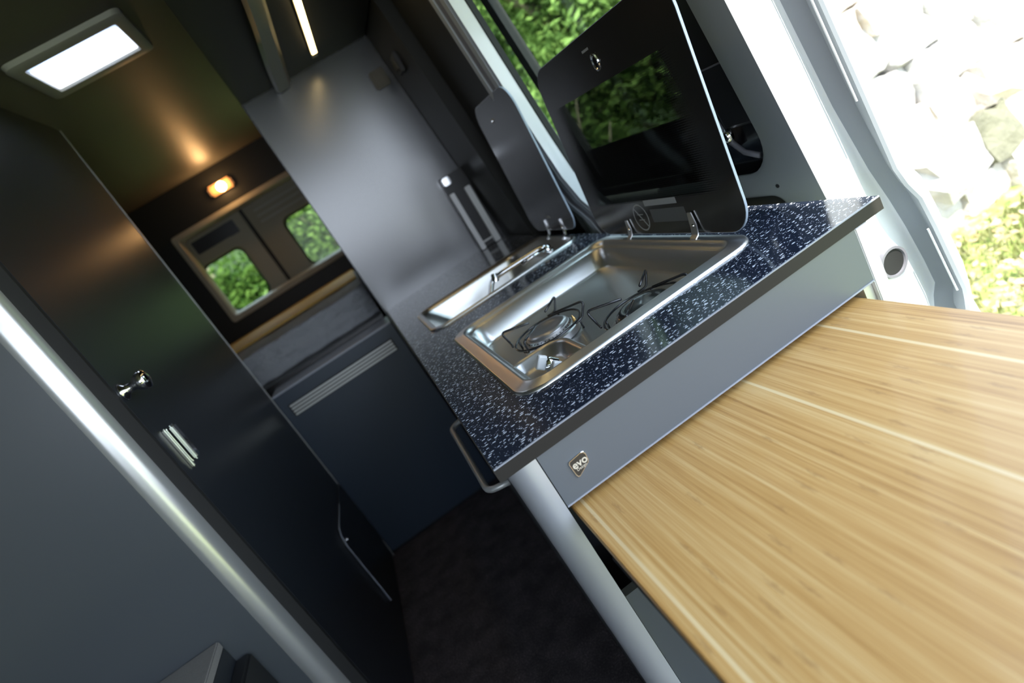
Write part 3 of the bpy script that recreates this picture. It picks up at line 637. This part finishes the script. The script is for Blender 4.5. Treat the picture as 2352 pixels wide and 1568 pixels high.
# knobs: bar grips facing the aisle
for kx, ky in ((0.165, 0.930), (0.170, 0.868)):
    ax = Vector((-0.75, 0.0, 0.66)).normalized(); base = Vector((kx + 0.012, ky, 0.880))
    s = bm_(); lathe(s, [(0, -0.008), (0.013, -0.008), (0.0135, 0.004), (0.0125, 0.010), (0.009, 0.014), (0, 0.014)], base, ax, 20)
    kn = mk('control_knob', s, chrome, hob, smooth='auto', label='hob control knob')
    u = Vector((0.66, 0, 0.75)).normalized(); w = Vector((0, 1, 0)); gpt = base + ax * 0.0135
    poly = rrect(-0.0115, 0.0135, -0.0065, 0.0065, 0.004, 4)
    b = bm_(); loft(b, [[gpt + u * p * 1.0 + w * q + ax * h for p, q in poly] for h in (0, 0.013)] + [[gpt + u * p * .9 + w * q * .8 + ax * .0145 for p, q in poly]], True, True)
    mk('knob_grip', b, knob_m, kn, smooth='auto')
# burners and pan supports
cast = mat('burner_aluminium', (0.60, 0.60, 0.60), 0.32, metal=0.9)
for bi, (cx, cy, cr_, capm) in enumerate(((0.243, 1.128, 0.046, cast), (0.368, 0.928, 0.050, blackwire))):
    b = bm_(); lathe(b, [(0, -.009), (cr_ + .018, -.009), (cr_ + .016, .002), (cr_ + .008, .006), (cr_ + .004, .007), (cr_ + .003, .013), (cr_ - .002, .015), (0, .015)], (cx, cy, FZ + .0005), n=36)
    bu = mk('burner', b, cast, hob, smooth='auto')
    b = bm_(); r = cr_ - .001
    lathe(b, [(0, .0155), (r, .0155), (r + .001, .018), (r - .002, .021), (r - .010, .0225), (r - .018, .0195), (0, .0185)], (cx, cy, FZ), n=36)
    mk('burner_cap', b, capm, bu, smooth='auto')
    b = bm_()
    for k in range(36):
        a = math.tau * k / 36; lathe(b, [(0, 0), (.0011, 0), (.0011, .003), (0, .003)], (cx + (cr_ + .0025) * math.cos(a), cy + (cr_ + .0025) * math.sin(a), FZ + .0105), (math.cos(a), math.sin(a), 0), 5)
    mk('flame_ports', b, black, bu, kind='stuff')
    # brass ignition
    b = bm_(); a = math.radians(-25); lathe(b, [(0, 0), (.004, 0), (.004, .010), (.002, .014), (0, .018)], (cx + (cr_ + .012) * math.cos(a), cy + (cr_ + .012) * math.sin(a), FZ + .001), n=10); mk('ignition_pin', b, brass, bu)
    b = bm_(); rad = 0.074 if bi == 0 else 0.076; wr = 0.0024; zr = FZ + .014
    ring = [(cx + rad * math.cos(math.tau * k / 40), cy + rad * math.sin(math.tau * k / 40), zr) for k in range(41)]
    tube(b, ring, wr, 8, False)
    for k, ang in enumerate((48, -42, -132, 138)):
        a = math.radians(ang); d = Vector((math.cos(a), math.sin(a), 0)); s = Vector((-d.y, d.x, 0)); c0 = Vector((cx, cy, 0))
        far = 0.102 if not (bi == 1 and ang in (-42, -132)) else 0.094
        pts = [c0 + d * (rad + .002) + s * .026 + Vector((0, 0, zr + .001)), c0 + d * (rad + .012) + s * .010 + Vector((0, 0, zr + .001)), c0 + d * far + Vector((0, 0, zr + .030)), c0 + d * 0.030 + Vector((0, 0, zr + .028))]
        if k in (1, 2): pts[0] = c0 + d * (rad + .002) - s * .026 + Vector((0, 0, zr + .001)); pts[1] = c0 + d * (rad + .012) - s * .010 + Vector((0, 0, zr + .001))
        tube(b, smooth_path(pts, .012, 4), wr, 8)
        f = c0 + d * rad; tube(b, [f + Vector((0, 0, zr)), f + Vector((0, 0, FZ - .0095))], wr, 8)
    mk('pan_support', b, blackwire, hob, smooth=True, label='black wire pan support')
# lid
def lx(z): return 0.543 + 0.085 * (z - 0.905)
LY0, LY1, LZ0, LZ1 = 0.815, 1.398, 0.912, 1.318
def lidpoly(d): return rrect(LY0 + d, LY1 - d, LZ0 + d, LZ1 - d, 0.055 - d * .8, 8)
b = bm_(); prism(b, lidpoly(0.0012), lambda y, z, d: (lx(z) + d, y, z), 0.0, 0.005)
lid = mk('hob_lid', b, lid_glass, hob, label='raised smoked glass lid with dotted border')
b = bm_(); loft(b, [[(lx(z) + d, y, z) for y, z in lidpoly(e)] for d, e in ((0.0003, 0.0013), (0.0003, 0.0), (0.0047, 0.0), (0.0047, 0.0013))], False, False)
mk('lid_edge', b, lid_edge_m, lid, smooth='auto')
def decal(name, y0, y1, z0, z1, m, r=0.001):
    b = bm_(); prism(b, rrect(y0, y1, z0, z1, r, 3), lambda y, z, d: (lx(z) + d, y, z), -0.0004, -0.0001); return mk(name, b, m, lid)
decal('printed_label', 1.003, 1.125, 0.974, 0.986, print_m)
decal('printed_text_block', 0.985, 1.112, 0.938, 0.966, print_d)
b = bm_(); cy, cz = 1.158, 0.950
def ringpts(r, d, sy=1.0): return [(lx(cz + r * math.sin(a)) + d, cy + r * math.cos(a), cz + r * math.sin(a)) for a in [math.tau * k / 40 for k in range(40)]]
loft(b, [ringpts(.0300, -.0001), ringpts(.0300, -.0004), ringpts(.0270, -.0004), ringpts(.0270, -.0001)])
for ang, w in ((48, .0016),):
    a = math.radians(ang); d = Vector((0, math.cos(a), math.sin(a))); s = Vector((0, -math.sin(a), math.cos(a)))
    q = [Vector((0, cy, cz)) + d * u + s * v for u, v in ((-.027, -w), (.027, -w), (.027, w), (-.027, w))]
    loft(b, [[(lx(p.z) + e, p.y, p.z) for p in q] for e in (-.0001, -.0004)], True, True)
for zz in (.956, .944):
    q = [(cy - .012, zz), (cy + .012, zz), (cy + .012, zz + .0015), (cy - .012, zz + .0015)]; prism(b, q, lambda y, z, d: (lx(z) + d, y, z), -.0004, -.0001)
mk('warning_symbol', b, print_m, lid, label='printed circle with a diagonal bar')
b = bm_()
ob = [(0.012 * math.cos(a), 0.023 * math.sin(a)) for a in [math.tau * k / 28 for k in range(28)]]
loft(b, [[(lx(1.262) + d, 1.090 + y * s, 1.262 + z * s * .75) for y, z in ob] for d, s in ((-.0001, 1), (-.003, .95), (-.004, .75), (-.002, .6))], False, True)
mk('lid_catch', b, chrome, lid, smooth='auto', label='small oval chrome catch')
for k in range(7): pass
b = bm_()
for k in range(7): prism(b, [(1.100 + k * .0042, 1.288), (1.103 + k * .0042, 1.288), (1.103 + k * .0042, 1.2925), (1.100 + k * .0042, 1.2925)], lambda y, z, d: (lx(z) + d, y, z), -.0004, -.0001)
mk('printed_marks', b, print_m, lid)
def bracket(parent, x, y, w, h, zb, m, lean):
    b = bm_()
    pts = [(x - .016, zb - .012), (x - .018, zb + .002), (x - .012, zb + .010), (x - .004, zb + .014), (x - .0022, zb + .022), (x - .0022 + lean * h * .5, zb + h * .55), (x - .0022 + lean * h, zb + h)]
    pts = smooth_path([(p[0], 0, p[1]) for p in pts], .004, 3)
    rings = []
    for i, p in enumerate(pts):
        a = pts[max(0, i - 1)]; c = pts[min(len(pts) - 1, i + 1)]; t = (c - a).normalized(); nn = Vector((t.z, 0, -t.x)) * .0011
        ww = w * (.5 if i < len(pts) - 1 else .3)
        rings.append([(p.x + nn.x, y - ww, p.z + nn.z), (p.x + nn.x, y + ww, p.z + nn.z), (p.x - nn.x, y + ww, p.z - nn.z), (p.x - nn.x, y - ww, p.z - nn.z)])
    loft(b, rings, True, True)
    br = mk('hinge_bracket', b, m, parent, smooth='auto', label='bent steel hinge bracket')
    s = bm_(); tube(s, [(x - .014, y - w * .9, zb - .006), (x - .014, y + w * .9, zb - .006)], .0035, 10); mk('hinge_pin', s, chrome, br, smooth='auto')
    s = bm_(); lathe(s, [(0, 0), (.004, 0), (.003, .002), (0, .0025)], (x - .0035 + lean * h * .5, y, zb + h * .55), (-1, 0, 0), 12); mk('bracket_rivet', s, chrome, br, smooth='auto')
    return br
bracket(hob, 0.541, 1.225, 0.016, 0.048, WT - .001, steel, 0.085)
bracket(hob, 0.541, 0.970, 0.020, 0.056, WT - .001, steel, 0.085)
b = bm_(); tube(b, [(0.524, 0.92, WT - .002), (0.524, 1.30, WT - .002)], .003, 8); mk('hinge_rod', b, steel, hob, smooth=True)

# ================================================================== SINK
sink = thing('sink', 'shallow stainless steel sink with raised dark lid behind the hob', 'sink', (0.31, 1.75, WT))
def sr(d, z, r, dl=0, dr=0): return [(x, y, z) for x, y in rrect(SX0 + d + dl, SX1 - d - dr, SY0 + d, SY1 - d, r, 8)]
b = bm_()
loft(b, [sr(0, WT + .0003, .045), sr(.001, WT + .004, .045), sr(.004, WT + .006, .044), sr(.014, WT + .005, .040), sr(.018, WT + .001, .038), sr(.019, WT + .001, .038, 0, .085), sr(.022, WT - .008, .038, 0, .088), sr(.030, WT - .055, .04, .03, .095), sr(.038, WT - .100, .045, .05, .10), sr(.050, WT - .113, .04, .06, .10), sr(.07, WT - .115, .04, .06, .10)], False, True)
mk('sink_basin', b, steel, sink, smooth=True)
b = bm_(); lathe(b, [(0, 0), (.032, 0), (.034, .002), (.028, .003), (.022, -.000), (0, -.000)], (0.30, 1.76, WT - .114), n=28); mk('drain', b, chrome, sink, smooth='auto')
def slx(z): return 0.556 + 0.030 * (z - 0.93)
sp_ = rrect(1.560, 1.940, 0.925, 1.350, (0.06, 0.07, 0.05, 0.05), 8)
b = bm_(); prism(b, sp_, lambda y, z, d: (slx(z) + d, y, z), 0, 0.005)
sl = mk('sink_lid', b, lid_dark, sink, label='raised dark glass lid of the sink')
b = bm_(); loft(b, [[(slx(z) + d, y, z) for y, z in q] for d, q in ((.0002, sp_), (.0002, rrect(1.5908, 1.9312, .9238, 1.3512, .06, 8) if False else [(y + (-.0012 if y < 1.76 else .0012), z + (-.0012 if z < 1.13 else .0012)) for y, z in sp_]), (.0048, [(y + (-.0012 if y < 1.76 else .0012), z + (-.0012 if z < 1.13 else .0012)) for y, z in sp_]), (.0048, sp_))])
mk('lid_edge', b, lid_edge_m, sl)
b = bm_(); lathe(b, [(0, 0), (.006, 0), (.005, .004), (0, .005)], (slx(1.29), 1.80, 1.290), (-1, 0, 0), 12); mk('lid_catch', b, chrome, sl, smooth='auto')
b = bm_(); prism(b, rrect(1.735, 1.765, 0.965, 0.972, .001, 3), lambda y, z, d: (slx(z) + d, y, z), -.0004, -.0001); mk('printed_label', b, print_m, sl)
bracket(sink, 0.5555, 1.665, 0.014, 0.060, WT - .001, chrome, 0.035)
bracket(sink, 0.5555, 1.800, 0.014, 0.060, WT - .001, chrome, 0.035)
# tap
tap = thing('folding_tap', 'folding chrome tap lying across the sink', 'tap', (0.47, 1.635, WT))
b = bm_(); lathe(b, [(0, 0), (.017, 0), (.017, .003), (.013, .006), (.012, .016), (.009, .020), (0, .021)], (0.475, 1.640, WT + .001), n=24); mk('tap_base', b, chrome, tap, smooth='auto')
b = bm_(); tube(b, smooth_path([(0.475, 1.640, WT + .018), (0.455, 1.652, WT + .020), (0.330, 1.700, WT + .012), (0.300, 1.712, WT + .006), (0.268, 1.690, WT - .028), (0.262, 1.684, WT - .048)], .02), [.0085] * 6 + [.0075] * 40 if False else .0078, 12); mk('spout', b, chrome, tap, smooth=True)
b = bm_(); tube(b, [(0.262, 1.684, WT - .046), (0.260, 1.682, WT - .060)], .0105, 14); mk('nozzle', b, chrome, tap, smooth='auto')
b = bm_(); lathe(b, [(0, -.012), (.010, -.012), (.0115, 0), (.010, .012), (0, .012)], (0.312, 1.706, WT + .010), (0.3, 0.2, 0.9), 16); mk('spout_joint', b, chrome, tap, smooth='auto')
b = bm_(); tube(b, [(0.468, 1.632, WT + .014), (0.42, 1.630, WT + .016), (0.385, 1.636, WT + .013)], [.006, .005, .0065], 10); mk('tap_lever', b, chrome, tap, smooth=True)

# ================================================================== FOLDING TABLE
tab = thing('folding_table', 'pale bamboo folding table board hinged in front of the kitchen unit', 'table', (0.31, 0.35, 0.782))
b = bm_(); box(b, 0.056, 0.574, -0.10, 0.735, 0.7665, 0.783, 0.0012); mk('tabletop', b, bamboo, tab)
b = bm_(); box(b, 0.070, 0.090, 0.05, 0.72, 0.742, 0.765); mk('support_rail', b, alu_l, tab)
b = bm_(); box(b, 0.545, 0.565, 0.05, 0.72, 0.742, 0.765); mk('support_rail', b, alu_l, tab)
b = bm_(); tube(b, [(0.058, 0.60, 0.757), (0.060, 0.42, 0.757), (0.060, 0.2, 0.757)], .0035, 8); mk('drop_leaf_hinge', b, black, tab)
# cable under the table
b = bm_(); tube(b, smooth_path([(0.060, 0.712, 0.770), (0.061, 0.706, 0.735), (0.066, 0.702, 0.712), (0.072, 0.702, 0.716), (0.070, 0.712, 0.724)], .006), .0009, 6)
tag(mk('cable', b, wire_y, None, smooth=True, origin=(0.064, 0.705, 0.70)), 'thin yellow cable hanging in the gap under the table corner', 'cable')

# ================================================================== OUTSIDE
GZ = -0.45
b = bm_(); bmesh.ops.create_grid(b, x_segments=40, y_segments=40, size=16)
for v in b.verts: v.co.z = GZ + random.uniform(-.03, .03); v.co.y += 2
struct(mk('floor_ground', b, grass_ground, smooth=True), 'grass and dry leaf strewn ground outside the van', 'ground').name = 'ground'
# rubble retaining wall facing the sun
def rock(seed):
    r = random.Random(seed); b = bm_()
    bmesh.ops.create_cube(b, size=1.0)
    bmesh.ops.subdivide_edges(b, edges=b.edges[:], cuts=2, use_grid_fill=True)
    for v in b.verts:
        n = v.co.normalized() * 0.62; v.co = v.co.lerp(n, 0.28)
        v.co += Vector((r.uniform(-.055, .055), r.uniform(-.05, .05), r.uniform(-.07, .07)))
    me = bpy.data.meshes.new('stone'); b.to_mesh(me); b.free(); return me
rocks = []
for s in range(9):
    me = rock(s); me.materials.append(stones_m[s % 3]); rocks.append(me)
mossy = rock(30); mossy.materials.append(moss_m)
wall = thing('stone_wall', 'sunlit pale rubble stone retaining wall outside the side door', 'wall', (3.2, 2.8, GZ))
b = bm_(); hexa(b, [(2.35, 2.86, GZ - .1), (7.5, 2.86, GZ - .1), (7.5, 3.7, GZ - .1), (2.35, 3.7, GZ - .1), (2.4, 3.26, 0.93), (7.5, 3.26, 0.93), (7.5, 3.7, 0.93), (2.4, 3.7, 0.93)]); mk('earth_core', b, soil_m, wall)
rnd = random.Random(11); z = GZ - .04; cnt = 0
while z < 1.0:
    h = rnd.uniform(0.17, 0.27); x = 2.1 + rnd.uniform(0, .2) + z * .2
    while x < 6.4:
        w = rnd.uniform(0.22, 0.50)
        o = bpy.data.objects.new('stone', mossy if rnd.random() < .06 else rnd.choice(rocks)); C.objects.link(o); o.parent = wall
        y = 2.70 + (z - GZ) * 0.29 + rnd.uniform(-.05, .05)
        o.location = Vector((x + w / 2, y, z + h / 2 + rnd.uniform(-.02, .02))) - ORG[wall.name]
        o.scale = (w * 0.98, rnd.uniform(.30, .42), h * 1.03); o.rotation_euler = (rnd.uniform(-.15, .15) - .15, rnd.uniform(-.13, .13), rnd.uniform(-.2, .2))
        x += w; cnt += 1
    z += h * 0.93
# grass tufts and dry leaves on the ground near the wall
def blades(name, n, fn, m, lab, cat, size):
    b = bm_()
    for _ in range(n):
        c = Vector(fn()); a = rnd.uniform(0, math.tau); t = rnd.uniform(-.5, .5); L = size * rnd.uniform(.5, 1.3)
        d = Vector((math.cos(a), math.sin(a), 0)); up = Vector((math.cos(a + 1.57) * t, math.sin(a + 1.57) * t, 1)).normalized()
        w = d * L * .16
        b.faces.new([b.verts.new(c - w), b.verts.new(c + w), b.verts.new(c + up * L)])
    me_o = mk(name, b, m); tag(me_o, lab, cat); me_o['kind'] = 'stuff'; return me_o
blades('grass', 9000, lambda: (rnd.uniform(1.4, 5.0), 2.42 - abs(rnd.gauss(0, .9)), GZ - .01), leaf_g, 'short bright grass at the foot of the stone wall', 'grass', 0.055)
b = bm_()
for _ in range(1500):
    c = Vector((rnd.uniform(1.4, 5.0), 2.42 - abs(rnd.gauss(0, .8)), GZ + .09 + rnd.uniform(0, .03))); u = Vector((rnd.uniform(-1, 1), rnd.uniform(-1, 1), rnd.uniform(-.4, .4))).normalized() * .026; w = u.orthogonal().normalized() * .016; w.z *= .4
    b.faces.new([b.verts.new(c - u), b.verts.new(c + w), b.verts.new(c + u), b.verts.new(c - w)])
o = mk('fallen_leaves', b, leaf_d); tag(o, 'dry tan fallen leaves scattered on the grass by the wall', 'leaves'); o['kind'] = 'stuff'
# wooded bank behind everything
b = bm_(); rings = []
for k in range(61):
    a = math.radians(-20 + 220 * k / 60); R = 13.0
    rings.append([(R * 1.0 * math.cos(a) * (1 + .10 * j), R * math.sin(a) * (1 + .10 * j) + 1.0, GZ - .2 + j * 1.1 + rnd.uniform(-.2, .2)) for j in range(7)])
loft(b, rings, cyc=False); o = mk('wooded_bank', b, bank_m, smooth=True); struct(o, 'dark wooded bank closing off the view', 'bank')

def foliage(b, c, rad, n, size, flat=0.8):
    n = int(n * 2.0); size *= 0.66
    for _ in range(n):
        d = Vector((rnd.gauss(0, 1), rnd.gauss(0, 1), rnd.gauss(0, 1) * flat)).normalized() * (rnd.random() ** .45)
        p = Vector(c) + Vector((d.x * rad[0], d.y * rad[1], d.z * rad[2]))
        u = Vector((rnd.uniform(-1, 1), rnd.uniform(-1, 1), rnd.uniform(-1, 1))).normalized() * size * rnd.uniform(.6, 1.4); w = u.orthogonal().normalized() * size * .45
        b.faces.new([b.verts.new(p - u), b.verts.new(p + w), b.verts.new(p + u), b.verts.new(p - w)])
def tree(name, lab, c, rad, base, n, size, lm, group=None, stem=0.05):
    t = thing(name, lab, 'shrub' if 'shrub' in name else 'tree', (c[0], c[1], base or GZ), group)
    g0 = base or GZ
    b = bm_(); blobs = 9
    for k in range(blobs):
        cc = (c[0] + rnd.uniform(-.6, .6) * rad[0], c[1] + rnd.uniform(-.5, .5) * rad[1], c[2] + rnd.uniform(-.65, .65) * rad[2])
        foliage(b, cc, (rad[0] * .5, rad[1] * .5, rad[2] * .45), n // blobs, size)
    f = mk('foliage', b, lm, t, kind='stuff')
    b = bm_(); tube(b, [(c[0], c[1], g0), (c[0] + .05, c[1] + .03, g0 + (c[2] - g0) * .5), (c[0] - .05, c[1], c[2] + rad[2] * .3)], [stem * 1.4, stem, stem * .4], 8); mk('trunk', b, trunk_m, t, smooth=True)
    for k in range(4):
        a = rnd.uniform(0, math.tau); z_ = c[2] - rad[2] * .3 + k * rad[2] * .15; b = bm_()
        tube(b, [(c[0], c[1], z_), (c[0] + math.cos(a) * rad[0] * .4, c[1] + math.sin(a) * rad[1] * .4, z_ + rad[2] * .35), (c[0] + math.cos(a) * rad[0] * .75, c[1] + math.sin(a) * rad[1] * .75, z_ + rad[2] * .7)], [stem * .5, stem * .35, stem * .12], 6); mk('branch', b, trunk_m, t, smooth=True)
tree('leafy_tree', 'bright leafy tree seen through the side door window', (3.2, 6.4, 2.0), (1.6, 1.0, 1.3), 0, 5200, 0.085, leaf_a, stem=0.10)
tree('leafy_tree', 'lime leafed tree at the top left of the side door window', (2.0, 5.9, 3.0), (0.9, 0.5, 0.9), 0, 2600, 0.075, leaf_c, stem=0.07)
tree('leafy_tree', 'darker tree standing behind the bright one beyond the side door', (4.4, 9.2, 2.4), (2.2, 1.2, 2.0), 0, 4200, 0.11, leaf_b, stem=0.12)
tree('shrub', 'sunlit lime shrub low in the left rear window', (-1.35, 7.6, 0.55), (0.75, 0.6, 0.75), 0, 2600, 0.06, leaf_c, stem=0.03)
tree('shrub', 'olive green shrub filling the right rear window', (0.0, 8.9, 0.95), (0.8, 0.5, 1.4), 0, 3400, 0.075, leaf_a, stem=0.05)
tree('shrub', 'shaded shrub behind the lime one beyond the left rear window', (-1.9, 10.2, 1.3), (1.3, 0.7, 1.7), 0, 3600, 0.09, leaf_b, stem=0.06)
tree('shrub', 'broad green bush low behind the glass of the hob lid', (3.0, 4.75, 0.75), (1.7, 0.45, 0.95), 0, 5200, 0.07, leaf_a, stem=0.05)
tree('shrub', 'dark green bush beside the left end of the stone wall', (1.5, 3.8, 0.45), (0.5, 0.4, 0.95), 0, 4200, 0.055, leaf_b, stem=0.04)
tree('shrub', 'low bush on top of the stone wall', (3.0, 3.48, 1.56), (0.6, 0.25, 0.36), 0.945, 2200, 0.05, leaf_a, stem=0.03)
print('stones', cnt, 'objects', len(bpy.data.objects))
